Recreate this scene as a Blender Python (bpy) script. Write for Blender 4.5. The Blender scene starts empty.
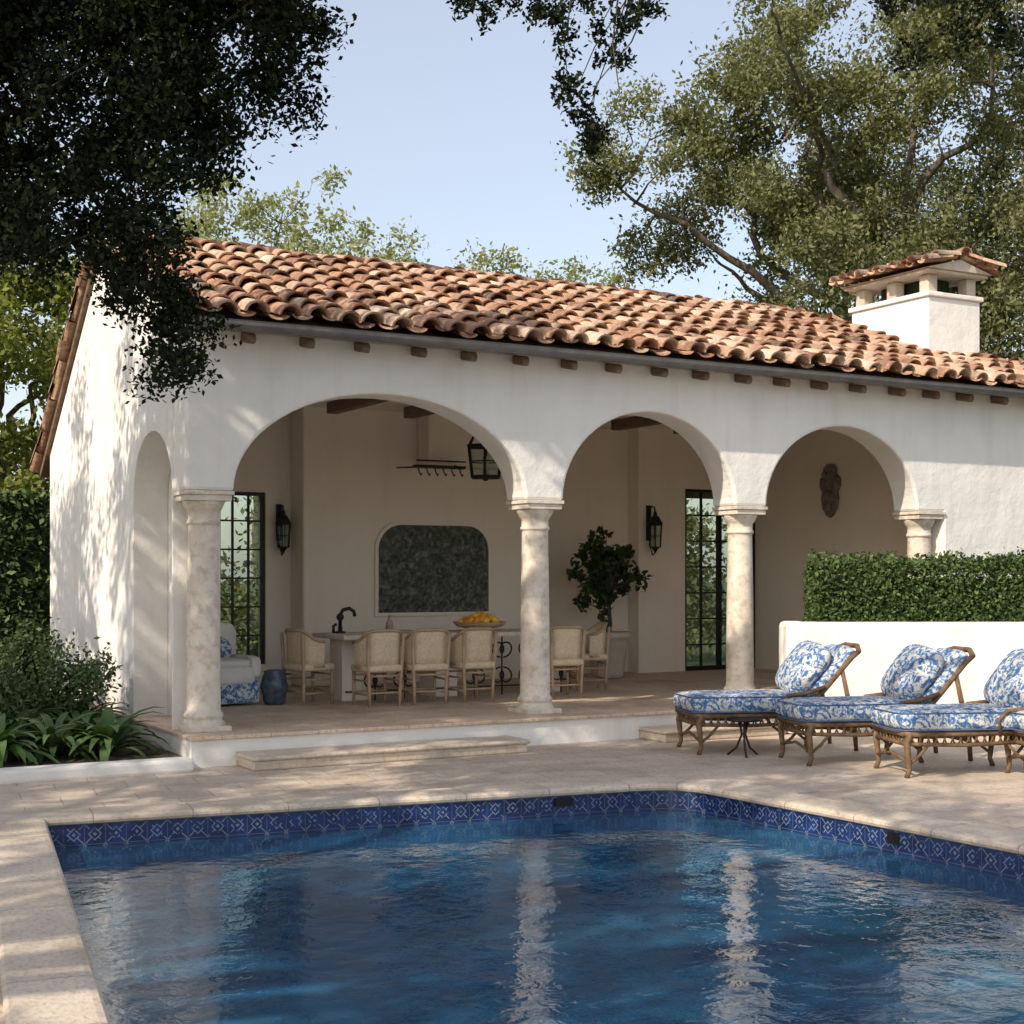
import bpy, math, random
import numpy as np
from mathutils import Vector, Matrix, noise
random.seed(7); rng=np.random.default_rng(7)
sc=bpy.context.scene
R=random.uniform
# ------------------------------------------------------------------ materials
def newmat(name):
    m=bpy.data.materials.new(name); m.use_nodes=True
    nt=m.node_tree; b=nt.nodes['Principled BSDF']
    return m,nt,b
def N(nt,t,**k):
    n=nt.nodes.new(t)
    for a,v in k.items(): setattr(n,a,v)
    return n
def L(nt,a,b): nt.links.new(a,b)
def c4(c): return (c[0],c[1],c[2],1)
def ramp(nt,stops,src=None,interp='LINEAR'):
    r=N(nt,'ShaderNodeValToRGB'); r.color_ramp.interpolation=interp
    e=r.color_ramp.elements
    while len(e)<len(stops): e.new(0.5)
    for i,(p,c) in enumerate(stops):
        e[i].position=p; e[i].color=c4(c)
    if src is not None: L(nt,src,r.inputs[0])
    return r
def coords(nt,scale=(1,1,1),kind='Object',rot=(0,0,0)):
    tc=N(nt,'ShaderNodeTexCoord'); mp=N(nt,'ShaderNodeMapping')
    mp.inputs['Scale'].default_value=scale; mp.inputs['Rotation'].default_value=rot
    L(nt,tc.outputs[kind],mp.inputs[0]); return mp.outputs[0]
def noisen(nt,vec,scale,detail=4,rough=.55,dist=0):
    n=N(nt,'ShaderNodeTexNoise'); n.inputs['Scale'].default_value=scale
    n.inputs['Detail'].default_value=detail; n.inputs['Roughness'].default_value=rough
    n.inputs['Distortion'].default_value=dist
    L(nt,vec,n.inputs['Vector']); return n
def bump(nt,b,h,dist,strength=1,prev=None):
    bp=N(nt,'ShaderNodeBump'); bp.inputs['Distance'].default_value=dist; bp.inputs['Strength'].default_value=strength
    L(nt,h,bp.inputs['Height'])
    if prev is not None: L(nt,prev,bp.inputs['Normal'])
    L(nt,bp.outputs[0],b.inputs['Normal']); return bp.outputs[0]
def mixc(nt,f,a,b,mode='MIX'):
    m=N(nt,'ShaderNodeMix',data_type='RGBA',blend_type=mode)
    for s,v in ((m.inputs[0],f),(m.inputs[6],a),(m.inputs[7],b)):
        if hasattr(v,'is_linked'): L(nt,v,s)
        else: s.default_value=v if isinstance(v,(int,float)) else c4(v)
    return m.outputs[2]
def nmat(name,c1,c2,scale=4,rough=.7,bd=0,bs=30,metal=0,sc3=(1,1,1),fine=None,spec=.5):
    m,nt,b=newmat(name); v=coords(nt,sc3)
    n=noisen(nt,v,scale,5); r=ramp(nt,[(.3,c1),(.7,c2)],n.outputs[0]); col=r.outputs[0]
    if fine:
        n3=noisen(nt,v,fine,5,.65); r3=ramp(nt,[(.33,(.74,.71,.67)),(.52,(1,1,1))],n3.outputs[0])
        col=mixc(nt,1.0,col,r3.outputs[0],'MULTIPLY')
    L(nt,col,b.inputs['Base Color']); b.inputs['Specular IOR Level'].default_value=spec
    b.inputs['Roughness'].default_value=rough; b.inputs['Metallic'].default_value=metal
    if bd:
        n2=noisen(nt,v,bs,4); bump(nt,b,n2.outputs[0],bd)
    return m
def plaster(name,c1,c2,st=.88):
    m,nt,b=newmat(name); v=coords(nt)
    n=noisen(nt,v,.9,6,.62); r=ramp(nt,[(.3,c1),(.7,c2)],n.outputs[0])
    v2=coords(nt,(2.5,2.5,.35)); n2=noisen(nt,v2,1.6,5); r2=ramp(nt,[(.25,(st,st*.99,st*.97)),(.5,(1,1,1))],n2.outputs[0])
    L(nt,mixc(nt,1.0,r.outputs[0],r2.outputs[0],'MULTIPLY'),b.inputs['Base Color'])
    b.inputs['Roughness'].default_value=.85; b.inputs['Specular IOR Level'].default_value=.25
    n3=noisen(nt,v,3,5); bb=bump(nt,b,n3.outputs[0],.028)
    n4=noisen(nt,v,40,4); bump(nt,b,n4.outputs[0],.003,1,bb)
    return m
M_ext=plaster('plaster_white',(.76,.735,.69),(.84,.82,.785),.91)
M_int=plaster('plaster_cream',(.85,.76,.64),(.89,.81,.70),.96)
M_stone=nmat('column_stone',(.60,.52,.43),(.78,.71,.61),4,.8,.006,40,fine=11)
M_trav=nmat('travertine_step',(.50,.41,.32),(.62,.53,.43),3,.65,.004,30,fine=20)
M_iron=nmat('iron_black',(.012,.012,.013),(.03,.028,.026),20,.45,.001,60,metal=.4)
M_wood=nmat('dark_wood',(.12,.075,.045),(.24,.16,.10),3,.7,.004,40,sc3=(6,1,6))
M_gut=nmat('gutter_metal',(.12,.12,.125),(.19,.185,.18),6,.5,metal=.3)
M_wick=nmat('wicker_cream',(.56,.43,.28),(.72,.59,.42),30,.7,.004,90)
M_ratt=nmat('rattan_brown',(.085,.052,.031),(.22,.14,.08),14,.7,.002,80,spec=.2)
M_oak=nmat('light_wood',(.34,.23,.14),(.48,.35,.22),6,.6,.002,50)
M_cream=nmat('cream_fabric',(.62,.58,.52),(.72,.69,.63),5,.9,.004,12)
M_soil=nmat('soil',(.04,.028,.018),(.10,.07,.045),9,.95,.03,14)
M_orange=nmat('orange_peel',(.75,.26,.02),(.85,.42,.03),9,.45,.001,90)
M_bark=nmat('bark',(.06,.05,.042),(.16,.135,.11),5,.9,.03,9,sc3=(1,1,.35),spec=.2)
M_pot=nmat('pot_stone',(.46,.39,.31),(.62,.55,.46),4,.85,.008,25)
M_grass=nmat('lawn',(.03,.05,.015),(.07,.10,.03),2,.95,.03,60)
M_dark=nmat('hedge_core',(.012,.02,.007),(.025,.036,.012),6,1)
m,nt,b=newmat('green_mosaic'); v=coords(nt); vo=N(nt,'ShaderNodeTexVoronoi'); vo.inputs['Scale'].default_value=16; L(nt,v,vo.inputs['Vector'])
n=noisen(nt,v,7,6,dist=1.5)
r=ramp(nt,[(.25,(.012,.018,.015)),(.5,(.05,.06,.048)),(.7,(.17,.175,.135))],n.outputs[0])
r2=ramp(nt,[(0,(.5,.5,.5)),(.6,(1.3,1.3,1.3))],vo.outputs['Distance'])
L(nt,mixc(nt,1.0,r.outputs[0],r2.outputs[0],'MULTIPLY'),b.inputs['Base Color']); b.inputs['Roughness'].default_value=.4
bump(nt,b,vo.outputs['Distance'],.02); M_mosaic=m
m,nt,b=newmat('window_glass'); nt.nodes.remove(b)
g=N(nt,'ShaderNodeBsdfGlossy'); g.inputs['Roughness'].default_value=.02; t=N(nt,'ShaderNodeBsdfTransparent'); t.inputs[0].default_value=(.8,.86,.82,1)
mx=N(nt,'ShaderNodeMixShader'); fr=N(nt,'ShaderNodeFresnel'); L(nt,fr.outputs[0],mx.inputs[0]); L(nt,t.outputs[0],mx.inputs[1]); L(nt,g.outputs[0],mx.inputs[2])
L(nt,mx.outputs[0],nt.nodes['Material Output'].inputs[0]); M_glass=m
m,nt,b=newmat('terracotta_tile'); at=N(nt,'ShaderNodeAttribute',attribute_name='rnd'); v=coords(nt)
r=ramp(nt,[(0,(.15,.09,.06)),(.15,(.30,.16,.105)),(.28,(.46,.26,.165)),(.42,(.38,.24,.165)),(.55,(.56,.35,.23)),(.7,(.50,.35,.25)),(.84,(.64,.46,.34)),(1,(.74,.59,.46))],at.outputs['Fac'])
n=noisen(nt,v,6,7,.65); r2=ramp(nt,[(.3,(.40,.37,.34)),(.47,(.92,.90,.88)),(.7,(1.3,1.27,1.24))],n.outputs[0])
col=mixc(nt,1.0,r.outputs[0],r2.outputs[0],'MULTIPLY')
n5=noisen(nt,v,13,5,.7); r5=ramp(nt,[(.52,(0,0,0)),(.66,(.5,.5,.5))],n5.outputs[0]); col=mixc(nt,r5.outputs[0],col,(.60,.50,.40))
L(nt,col,b.inputs['Base Color']); b.inputs['Roughness'].default_value=.9; b.inputs['Specular IOR Level'].default_value=.2
n2=noisen(nt,v,30,4); bump(nt,b,n2.outputs[0],.012); M_tile=m
def paver(name,c1,c2,mort,bw,rh,kind='Object',rot=0,ms=.006,offs=.5):
    m,nt,b=newmat(name); v=coords(nt,kind=kind,rot=(0,0,rot))
    br=N(nt,'ShaderNodeTexBrick'); br.offset=offs; br.inputs['Scale'].default_value=1; br.inputs['Brick Width'].default_value=bw
    br.inputs['Row Height'].default_value=rh; br.inputs['Mortar Size'].default_value=ms; br.inputs['Mortar Smooth'].default_value=.3
    br.inputs['Color1'].default_value=c4(c1); br.inputs['Color2'].default_value=c4(c2); br.inputs['Mortar'].default_value=c4(mort)
    L(nt,v,br.inputs['Vector'])
    n=noisen(nt,v,1.3,7,.68); r=ramp(nt,[(.28,(.66,.62,.58)),(.5,(.95,.94,.92)),(.72,(1.14,1.12,1.1))],n.outputs[0])
    n1=noisen(nt,v,24,6,.72); r1=ramp(nt,[(.34,(.66,.61,.56)),(.52,(1,1,1))],n1.outputs[0])
    c=mixc(nt,1.0,br.outputs['Color'],r.outputs[0],'MULTIPLY'); c=mixc(nt,.9,c,r1.outputs[0],'MULTIPLY')
    L(nt,c,b.inputs['Base Color']); b.inputs['Roughness'].default_value=.6
    inv=N(nt,'ShaderNodeMath',operation='SUBTRACT'); inv.inputs[0].default_value=1; L(nt,br.outputs['Fac'],inv.inputs[1])
    bb=bump(nt,b,inv.outputs[0],.003); bump(nt,b,n1.outputs[0],.005,1,bb)
    return m
M_deck=paver('travertine_pavers',(.53,.44,.36),(.61,.52,.43),(.36,.29,.23),.61,.41,rot=math.radians(8),ms=.005)
M_cop=paver('travertine_coping',(.58,.50,.41),(.66,.57,.48),(.34,.28,.22),.75,5,kind='UV',ms=.005,offs=0)
M_porch=paver('porch_stone',(.60,.47,.35),(.68,.55,.43),(.38,.30,.23),.5,.5,ms=.005,offs=0)
m,nt,b=newmat('cobalt_tile'); tc=N(nt,'ShaderNodeTexCoord'); sep=N(nt,'ShaderNodeSeparateXYZ'); L(nt,tc.outputs['UV'],sep.inputs[0])
def mth(op,a,bv=None):
    n=N(nt,'ShaderNodeMath',operation=op)
    for i,x in enumerate((a,bv)):
        if x is None: continue
        if hasattr(x,'is_linked'): L(nt,x,n.inputs[i])
        else: n.inputs[i].default_value=x
    return n.outputs[0]
T=.155
def cell(o,off=0): return mth('SUBTRACT',mth('FRACT',mth('DIVIDE',mth('ADD',o,off),T)),.5)
cu=cell(sep.outputs[0]); cv=cell(sep.outputs[1],.0)
au=mth('ABSOLUTE',cu); av=mth('ABSOLUTE',cv)
dia=mth('LESS_THAN',mth('ABSOLUTE',mth('SUBTRACT',mth('ADD',au,av),.30)),.035)
crs=mth('MULTIPLY',mth('LESS_THAN',mth('ABSOLUTE',mth('SUBTRACT',au,av)),.035),mth('GREATER_THAN',mth('ADD',au,av),.34))
dot=mth('LESS_THAN',mth('ADD',au,av),.10)
pat=mth('MAXIMUM',mth('MAXIMUM',crs,dia),dot)
grout=mth('GREATER_THAN',mth('MAXIMUM',au,av),.482)
vv=coords(nt); nn=noisen(nt,vv,7,5); rr=ramp(nt,[(.3,(.004,.010,.05)),(.7,(.012,.035,.15))],nn.outputs[0])
n8=noisen(nt,vv,24,4,.6); pf=mth('MULTIPLY',mth('MULTIPLY',pat,mth('GREATER_THAN',n8.outputs[0],.46)),.8)
c=mixc(nt,pf,rr.outputs[0],(.19,.24,.31)); c=mixc(nt,grout,c,(.07,.09,.14))
L(nt,c,b.inputs['Base Color']); b.inputs['Roughness'].default_value=.18; M_cobalt=m
m,nt,b=newmat('pool_water'); v=coords(nt); n=noisen(nt,v,.45,4,.5,.6)
r=ramp(nt,[(.25,(.005,.036,.085)),(.5,(.010,.065,.14)),(.75,(.035,.15,.24))],n.outputs[0])
vo=N(nt,'ShaderNodeTexVoronoi',feature='SMOOTH_F1'); vo.inputs['Scale'].default_value=2.6; nz=noisen(nt,v,2,2)
ad=N(nt,'ShaderNodeVectorMath',operation='ADD'); L(nt,v,ad.inputs[0]); L(nt,nz.outputs['Color'],ad.inputs[1]); L(nt,ad.outputs[0],vo.inputs['Vector'])
rc=ramp(nt,[(.35,(.85,.85,.85)),(.7,(1.2,1.22,1.22))],vo.outputs['Distance'])
L(nt,mixc(nt,1.0,r.outputs[0],rc.outputs[0],'MULTIPLY'),b.inputs['Base Color']); b.inputs['Roughness'].default_value=.01; b.inputs['IOR'].default_value=1.40
n1=noisen(nt,v,1.8,2,.5,.4); n2=noisen(nt,v,7,3,.55,.3)
bb=bump(nt,b,n1.outputs[0],.014); bump(nt,b,n2.outputs[0],.0048,1,bb); M_water=m
M_plast=nmat('pool_plaster',(.02,.12,.22),(.03,.16,.28),3,.6)
m,nt,b=newmat('blue_toile_fabric'); v=coords(nt); n=noisen(nt,v,9,5,.6,2.2); n2=noisen(nt,v,30,4,.6,1)
s=mth('ADD',n.outputs[0],mth('MULTIPLY',mth('SUBTRACT',n2.outputs[0],.5),.6))
r=ramp(nt,[(.0,(.03,.08,.20)),(.42,(.06,.14,.30)),(.49,(.18,.27,.42)),(.55,(.58,.58,.56)),(1,(.66,.65,.62))],s)
L(nt,r.outputs[0],b.inputs['Base Color']); b.inputs['Roughness'].default_value=.9; b.inputs['Specular IOR Level'].default_value=.2
n3=noisen(nt,v,6,3); bump(nt,b,n3.outputs[0],.04); M_toile=m
def leafmat(name,stops,trans=.35,rough=.6,spec=.25):
    m,nt,b=newmat(name); at=N(nt,'ShaderNodeAttribute',attribute_name='rnd'); r=ramp(nt,stops,at.outputs['Fac'])
    L(nt,r.outputs[0],b.inputs['Base Color']); b.inputs['Roughness'].default_value=rough; b.inputs['Specular IOR Level'].default_value=spec
    if trans>0:
        t=N(nt,'ShaderNodeBsdfTranslucent'); tc=mixc(nt,1.0,r.outputs[0],(1.4,1.45,.6),'MULTIPLY'); L(nt,tc,t.inputs[0])
        mx=N(nt,'ShaderNodeMixShader'); mx.inputs[0].default_value=trans; L(nt,b.outputs[0],mx.inputs[1]); L(nt,t.outputs[0],mx.inputs[2])
        L(nt,mx.outputs[0],nt.nodes['Material Output'].inputs[0])
    return m
F_fg=leafmat('oak_leaf_shaded',[(0,(.006,.011,.005)),(.6,(.013,.021,.008)),(1,(.03,.04,.014))],0,.7,.12)  # near-black leaf colour: canopy shade and silhouette are put into the base
F_oak=leafmat('oak_leaf',[(0,(.09,.10,.045)),(.5,(.155,.165,.075)),(1,(.23,.23,.12))],.28,.7,.15)
F_lime=leafmat('spring_leaf',[(0,(.12,.15,.035)),(.5,(.20,.23,.06)),(1,(.30,.31,.11))],.4,.7,.15)
F_ash=leafmat('pale_leaf',[(0,(.18,.20,.10)),(.5,(.26,.28,.14)),(1,(.36,.36,.20))],.4,.7,.15)
F_hedge=leafmat('box_leaf',[(0,(.03,.055,.018)),(.6,(.06,.10,.03)),(1,(.12,.17,.05))],0,.55)
F_dark=leafmat('fig_leaf',[(0,(.02,.04,.012)),(1,(.06,.10,.03))],.2,.4)
# ------------------------------------------------------------------ mesh builder
class MB:
    def __init__(s): s.v=[];s.f=[];s.m=[];s.s=[];s.r=[]
    def add(s,vs,fs,mi=0,sm=False,rnd=0.5):
        o=len(s.v)
        s.v+= [tuple(p) for p in vs]; s.r+=[rnd]*len(vs)
        for f in fs: s.f.append([i+o for i in f]); s.m.append(mi); s.s.append(sm)
    def box(s,x0,x1,y0,y1,z0,z1,mi=0):
        s.add([(x0,y0,z0),(x1,y0,z0),(x1,y1,z0),(x0,y1,z0),(x0,y0,z1),(x1,y0,z1),(x1,y1,z1),(x0,y1,z1)],
              [(0,3,2,1),(4,5,6,7),(0,1,5,4),(1,2,6,5),(2,3,7,6),(3,0,4,7)],mi)
    def prism(s,poly,axis,a0,a1,mi=0):
        def P(p,a):
            return {'y':(p[0],a,p[1]),'x':(a,p[0],p[1]),'z':(p[0],p[1],a)}[axis]
        n=len(poly); vs=[P(p,a0) for p in poly]+[P(p,a1) for p in poly]
        fs=[list(range(n))[::-1],[n+i for i in range(n)]]+[(i,(i+1)%n,n+(i+1)%n,n+i) for i in range(n)]
        s.add(vs,fs,mi)
    def tube(s,pts,rad,n=8,mi=0,rnd=.5):
        pts=[Vector(p) for p in pts]
        if not hasattr(rad,'__len__'): rad=[rad]*len(pts)
        if len(rad)<len(pts): rad=list(rad)+[rad[-1]]*(len(pts)-len(rad))
        vs=[];fs=[];up=None
        for i,p in enumerate(pts):
            t=(pts[min(i+1,len(pts)-1)]-pts[max(i-1,0)])
            if t.length<1e-9: t=Vector((0,0,1))
            t.normalize()
            if up is None: up=Vector((0,0,1)) if abs(t.z)<.9 else Vector((1,0,0))
            a=t.cross(up)
            if a.length<1e-5: a=t.orthogonal()
            a.normalize(); b=a.cross(t).normalized(); up=b
            for k in range(n):
                th=2*math.pi*k/n; vs.append(p+(a*math.cos(th)+b*math.sin(th))*rad[i])
        for i in range(len(pts)-1):
            for k in range(n):
                k2=(k+1)%n; fs.append((i*n+k,i*n+k2,(i+1)*n+k2,(i+1)*n+k))
        fs.append(list(range(n))[::-1]); fs.append([(len(pts)-1)*n+k for k in range(n)])
        s.add(vs,fs,mi,True,rnd)
    def lathe(s,prof,c,n=24,mi=0,sm=True):
        vs=[];fs=[]
        for r,z in prof:
            for k in range(n):
                th=2*math.pi*k/n; vs.append((c[0]+r*math.cos(th),c[1]+r*math.sin(th),c[2]+z))
        for i in range(len(prof)-1):
            for k in range(n):
                k2=(k+1)%n; fs.append((i*n+k,i*n+k2,(i+1)*n+k2,(i+1)*n+k))
        fs.append(list(range(n))[::-1]); fs.append([(len(prof)-1)*n+k for k in range(n)])
        s.add(vs,fs,mi,sm)
    def sell(s,c,abc,e1=.4,e2=.4,mi=0,nu=28,nv=14,Mx=None):
        f=lambda x,e: math.copysign(abs(x)**e,x)
        vs=[];fs=[]
        for j in range(nv+1):
            ph=-math.pi/2+math.pi*j/nv
            for i in range(nu):
                th=2*math.pi*i/nu
                p=Vector((abc[0]*f(math.cos(ph),e1)*f(math.cos(th),e2),abc[1]*f(math.cos(ph),e1)*f(math.sin(th),e2),abc[2]*f(math.sin(ph),e1)))
                if Mx: p=Mx@p
                vs.append(p+Vector(c))
        for j in range(nv):
            for i in range(nu):
                i2=(i+1)%nu; fs.append((j*nu+i,j*nu+i2,(j+1)*nu+i2,(j+1)*nu+i))
        s.add(vs,fs,mi,True)
    def build(s,name,mats,parent=None,bevel=0,loc=None,rotz=0,fixn=True):
        me=bpy.data.meshes.new(name); me.from_pydata(s.v,[],s.f)
        for m in mats: me.materials.append(m)
        me.polygons.foreach_set('material_index',s.m); me.polygons.foreach_set('use_smooth',s.s)
        a=me.attributes.new('rnd','FLOAT','POINT'); a.data.foreach_set('value',s.r)
        me.update()
        if fixn:
            import bmesh
            bm=bmesh.new(); bm.from_mesh(me); bmesh.ops.recalc_face_normals(bm,faces=bm.faces); bm.to_mesh(me); bm.free()
        return obj(name,me,parent,bevel,loc,rotz)
def obj(name,me,parent=None,bevel=0,loc=None,rotz=0):
    o=bpy.data.objects.new(name,me); sc.collection.objects.link(o)
    if parent: o.parent=parent
    if loc: o.location=loc
    o.rotation_euler=(0,0,rotz)
    if bevel:
        md=o.modifiers.new('b','BEVEL'); md.width=bevel; md.segments=2; md.limit_method='ANGLE'; md.angle_limit=math.radians(50)
    return o
def empty(name):
    o=bpy.data.objects.new(name,None); sc.collection.objects.link(o); return o
def leafmesh(name,P,size,mat,parent=None,asp=.45,six=False):
    P=np.asarray(P,dtype=float); n=len(P)
    a=rng.normal(size=(n,3)); a/=np.linalg.norm(a,axis=1)[:,None]
    b=rng.normal(size=(n,3)); b[:,2]*=.5
    nr=np.cross(a,b)
    b=np.cross(nr,a); b/=np.linalg.norm(b,axis=1)[:,None]+1e-9
    s=size*(.6+.8*rng.random(n))[:,None]; A=a*s; B=b*s*asp
    if six: V=np.stack([P+A,P+A*.35+B,P-A*.45+B*.85,P-A,P-A*.45-B*.85,P+A*.35-B],1); k=6
    else: V=np.stack([P+A,P+B,P-A,P-B],1); k=4
    V=V.reshape(-1,3)
    me=bpy.data.meshes.new(name); me.vertices.add(n*k); me.vertices.foreach_set('co',V.ravel())
    me.loops.add(n*k); me.loops.foreach_set('vertex_index',np.arange(n*k,dtype=np.int32))
    me.polygons.add(n); me.polygons.foreach_set('loop_start',np.arange(0,n*k,k,dtype=np.int32))
    try: me.polygons.foreach_set('loop_total',np.full(n,k,dtype=np.int32))
    except Exception: pass
    me.update(calc_edges=True); me.materials.append(mat)
    at=me.attributes.new('rnd','FLOAT','POINT'); at.data.foreach_set('value',np.repeat(rng.random(n),k))
    o=bpy.data.objects.new(name,me); sc.collection.objects.link(o)
    if parent: o.parent=parent
    return o
def clumpleaves(C,r,per,sub=6,flat=.75):
    out=[]
    for c,rr in zip(C,r):
        S=rng.normal(size=(sub,3)); S/=np.linalg.norm(S,axis=1)[:,None]; S*=rr*(.35+.65*rng.random((sub,1))); S[:,2]*=flat
        k=max(1,per//sub)
        for s_ in S:
            q=rng.normal(size=(k,3))*rr*.27; out.append(np.array(c)+s_+q)
    return np.concatenate(out)
def limb(mb,p0,p1,r0,r1,sag=0,wob=.1,n=8,sides=7):
    p0=Vector(p0);p1=Vector(p1); d=(p1-p0).length; pts=[];rad=[]
    ph=R(0,50)
    for i in range(n+1):
        t=i/n; p=p0.lerp(p1,t); p.z+=sag*math.sin(math.pi*t)*d
        w=wob*d*math.sin(math.pi*t)
        p+=Vector((noise.noise((t*3+ph,0,0)),noise.noise((0,t*3+ph,0)),noise.noise((0,0,t*3+ph))*.6))*w
        pts.append(p);rad.append(r0+(r1-r0)*t)
    mb.tube(pts,rad,sides); return pts
def tree(name,base,fork,cc,cr,ncl,per,lsize,mat,clr=.7,nl=8,r0=.3,gap=.0,seed=1,hollow=.35,asp=.5,lim=.5,sub=6):
    random.seed(seed)
    E=empty(name); C=[]
    tries=0
    while len(C)<ncl and tries<20000:
        tries+=1
        d=Vector((random.gauss(0,1),random.gauss(0,1),random.gauss(0,1))).normalized()*(random.random()**.45)
        if d.z<-.55 or d.length<hollow: continue
        p=Vector((cc[0]+d.x*cr[0],cc[1]+d.y*cr[1],cc[2]+d.z*cr[2]))
        nz=noise.noise(p*.45+Vector((seed*9,0,0)))
        if nz<gap: continue
        p+=Vector((noise.noise(p*.3),noise.noise(p*.3+Vector((9,9,9))),noise.noise(p*.3+Vector((5,0,7)))))*cr[0]*.25
        C.append(p)
    mb=MB(); f=Vector(fork); limb(mb,base,f,r0,r0*.75,0,.06,8,12)
    tips=[max(C,key=lambda c:c.z)]
    while len(tips)<nl: tips.append(max(C,key=lambda c:min((c-t).length for t in tips)))
    S=[]
    for t in tips:
        pts=limb(mb,f,f.lerp(t,.9),r0*lim,r0*.09,.10,.22,12,7); S+=pts[2:]
    for c in C:
        q=min(S,key=lambda s_:(s_-c).length)
        limb(mb,q,c,r0*.11,r0*.025,.05,.2,5,4)
    mb.build('trunk_and_limbs',[M_bark],E,fixn=False)
    P=clumpleaves(C,[clr*R(.7,1.25) for _ in C],per,sub)
    leafmesh('leaves',P,lsize,mat,E,asp); return E
# ------------------------------------------------------------------ ground, pool, patio
pool=[(-2.18,-3.0)]
FR=Vector((3.15,-3.78)); d1=(Vector((-2.18,-3.0))-FR).normalized(); d2=(Vector((3.7,-12.3))-FR).normalized()
for i in range(9):
    t=i/8; a=FR+d1*.45; c=FR+d2*.45; p=a*(1-t)**2+FR*2*t*(1-t)+c*t*t; pool.append((p.x,p.y))
pool+=[(3.7,-12.3),(-3.6,-12.3)]
def offset(poly,d):
    n=len(poly); out=[]
    for i in range(n):
        p=Vector(poly[i]);a=Vector(poly[i-1]);c=Vector(poly[(i+1)%n])
        e1=(p-a).normalized();e2=(c-p).normalized(); n1=Vector((-e1.y,e1.x));n2=Vector((-e2.y,e2.x))
        m_=(n1+n2).normalized(); k=d/max(.3,m_.dot(n1)); out.append((p.x+m_.x*k,p.y+m_.y*k))
    return out
def ringmesh(name,outer_rect,inner,z,mat):
    import bmesh
    bm=bmesh.new(); ov=[bm.verts.new((x,y,z)) for x,y in outer_rect]; iv=[bm.verts.new((x,y,z)) for x,y in inner]
    es=[bm.edges.new((ov[i],ov[(i+1)%len(ov)])) for i in range(len(ov))]+[bm.edges.new((iv[i],iv[(i+1)%len(iv)])) for i in range(len(iv))]
    bmesh.ops.triangle_fill(bm,use_beauty=True,edges=es); bmesh.ops.recalc_face_normals(bm,faces=bm.faces)
    for f in bm.faces:
        if f.normal.z<0: f.normal_flip()
    me=bpy.data.meshes.new(name); bm.to_mesh(me); bm.free(); me.materials.append(mat)
    o=bpy.data.objects.new(name,me); sc.collection.objects.link(o); return o
ringmesh('ground',[(-300,-300),(300,-300),(300,300),(-300,300)],offset(pool,.12),-.02,M_grass)
ringmesh('patio',[(-9,-18),(14,-18),(14,-.55),(-9,-.55)],offset(pool,.10),0,M_deck)
SP=empty('swimming_pool')
n=len(pool)
def uvstrip(name,loops,mat,parent):
    n=len(loops[0]); vs=[];fs=[];uvs=[]
    cum=[0]
    for i in range(n): cum.append(cum[-1]+(Vector(loops[0][(i+1)%n])-Vector(loops[0][i])).length)
    acc=[0]
    for j in range(1,len(loops)): acc.append(acc[-1]+(Vector(loops[j][0])-Vector(loops[j-1][0])).length)
    for l in loops: vs+=l
    for j in range(len(loops)-1):
        for i in range(n):
            i2=(i+1)%n; o0=Vector(loops[0][i]); dr=(Vector(loops[0][i2])-o0).normalized()
            q=[(j,i),(j,i2),(j+1,i2),(j+1,i)]
            fs.append([a*n+b_ for a,b_ in q])
            for a,b_ in q: uvs.append((cum[i]+(Vector(loops[a][b_])-o0).dot(dr),acc[a]))
    me=bpy.data.meshes.new(name); me.from_pydata(vs,[],fs); uv=me.uv_layers.new(name='UVMap')
    for k,u in enumerate(uvs): uv.data[k].uv=u
    me.materials.append(mat)
    o=bpy.data.objects.new(name,me); sc.collection.objects.link(o); o.parent=parent; return o
def lp(off,z): return [(x,y,z) for x,y in offset(pool,off)]
uvstrip('coping',[lp(.38,-.01),lp(.38,.022),lp(.36,.034),lp(.02,.036),lp(-.012,.030),lp(-.030,.014),lp(-.034,-.005),lp(-.026,-.025),lp(0,-.036),lp(.02,-.036)],M_cop,SP)
uvstrip('waterline_tile',[lp(.0,-.035),lp(.0,-.345)],M_cobalt,SP)
uvstrip('pool_walls',[lp(.001,-.34),lp(.0,-1.6)],M_plast,SP)
me=bpy.data.meshes.new('water'); me.from_pydata([(x,y,-.205) for x,y in offset(pool,.0)],[],[list(range(n))[::-1]]); me.materials.append(M_water)
o=bpy.data.objects.new('water',me); sc.collection.objects.link(o); me.update()
mb=MB(); mb.box(1.95,2.12,-3.64,-3.55,-.12,-.05,0); mb.box(3.305,3.4,-6.3,-6.1,-.14,-.05,0)
mb.build('skimmer_opening',[M_iron],SP)
# ------------------------------------------------------------------ pool house
H=empty('pool_house')
fz=.30; sp=2.70
RZ=5.80; XE=12.9; XR=10.2; e=-.30
def arc(x0,x1,z,rise,n=32):
    c=(x0+x1)/2; h=(x1-x0)/2
    return [(c-h*math.cos(math.pi*i/n), z+rise*math.sin(math.pi*i/n)) for i in range(n+1)]
mb=MB()
poly=[(-.25,sp)]+arc(.25,3.61,sp,1.07)+arc(4.11,6.54,sp,1.07)+arc(7.04,9.55,sp,1.05)+[(10.03,sp),(10.03,0),(XE-.2,0),(XE-.2,4.33),(-.25,4.33)]
mb.prism(poly,'y',-.22,.23)
mb.build('front_arcade_wall',[M_ext],H,bevel=.035)
def roofz(y): return 4.35+(y+.55)*(RZ-4.35)/3.75 if y<3.2 else RZ-(y-3.2)*(RZ-3.3)/3.3
mb=MB()
a=arc(.25,1.75,sp,.68,24)
poly=[(.232,0),(.25,0)]+a+[(1.75,0),(6.1,0),(6.1,roofz(6.1)-.12),(3.2,RZ-.13),(.232,roofz(.232)-.12)]
mb.prism(poly,'x',-.25,.14)
mb.build('side_wall',[M_ext],H,bevel=.025)
mb=MB(); mb.box(.142,.25,.232,5.2,0,4.2)
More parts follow.
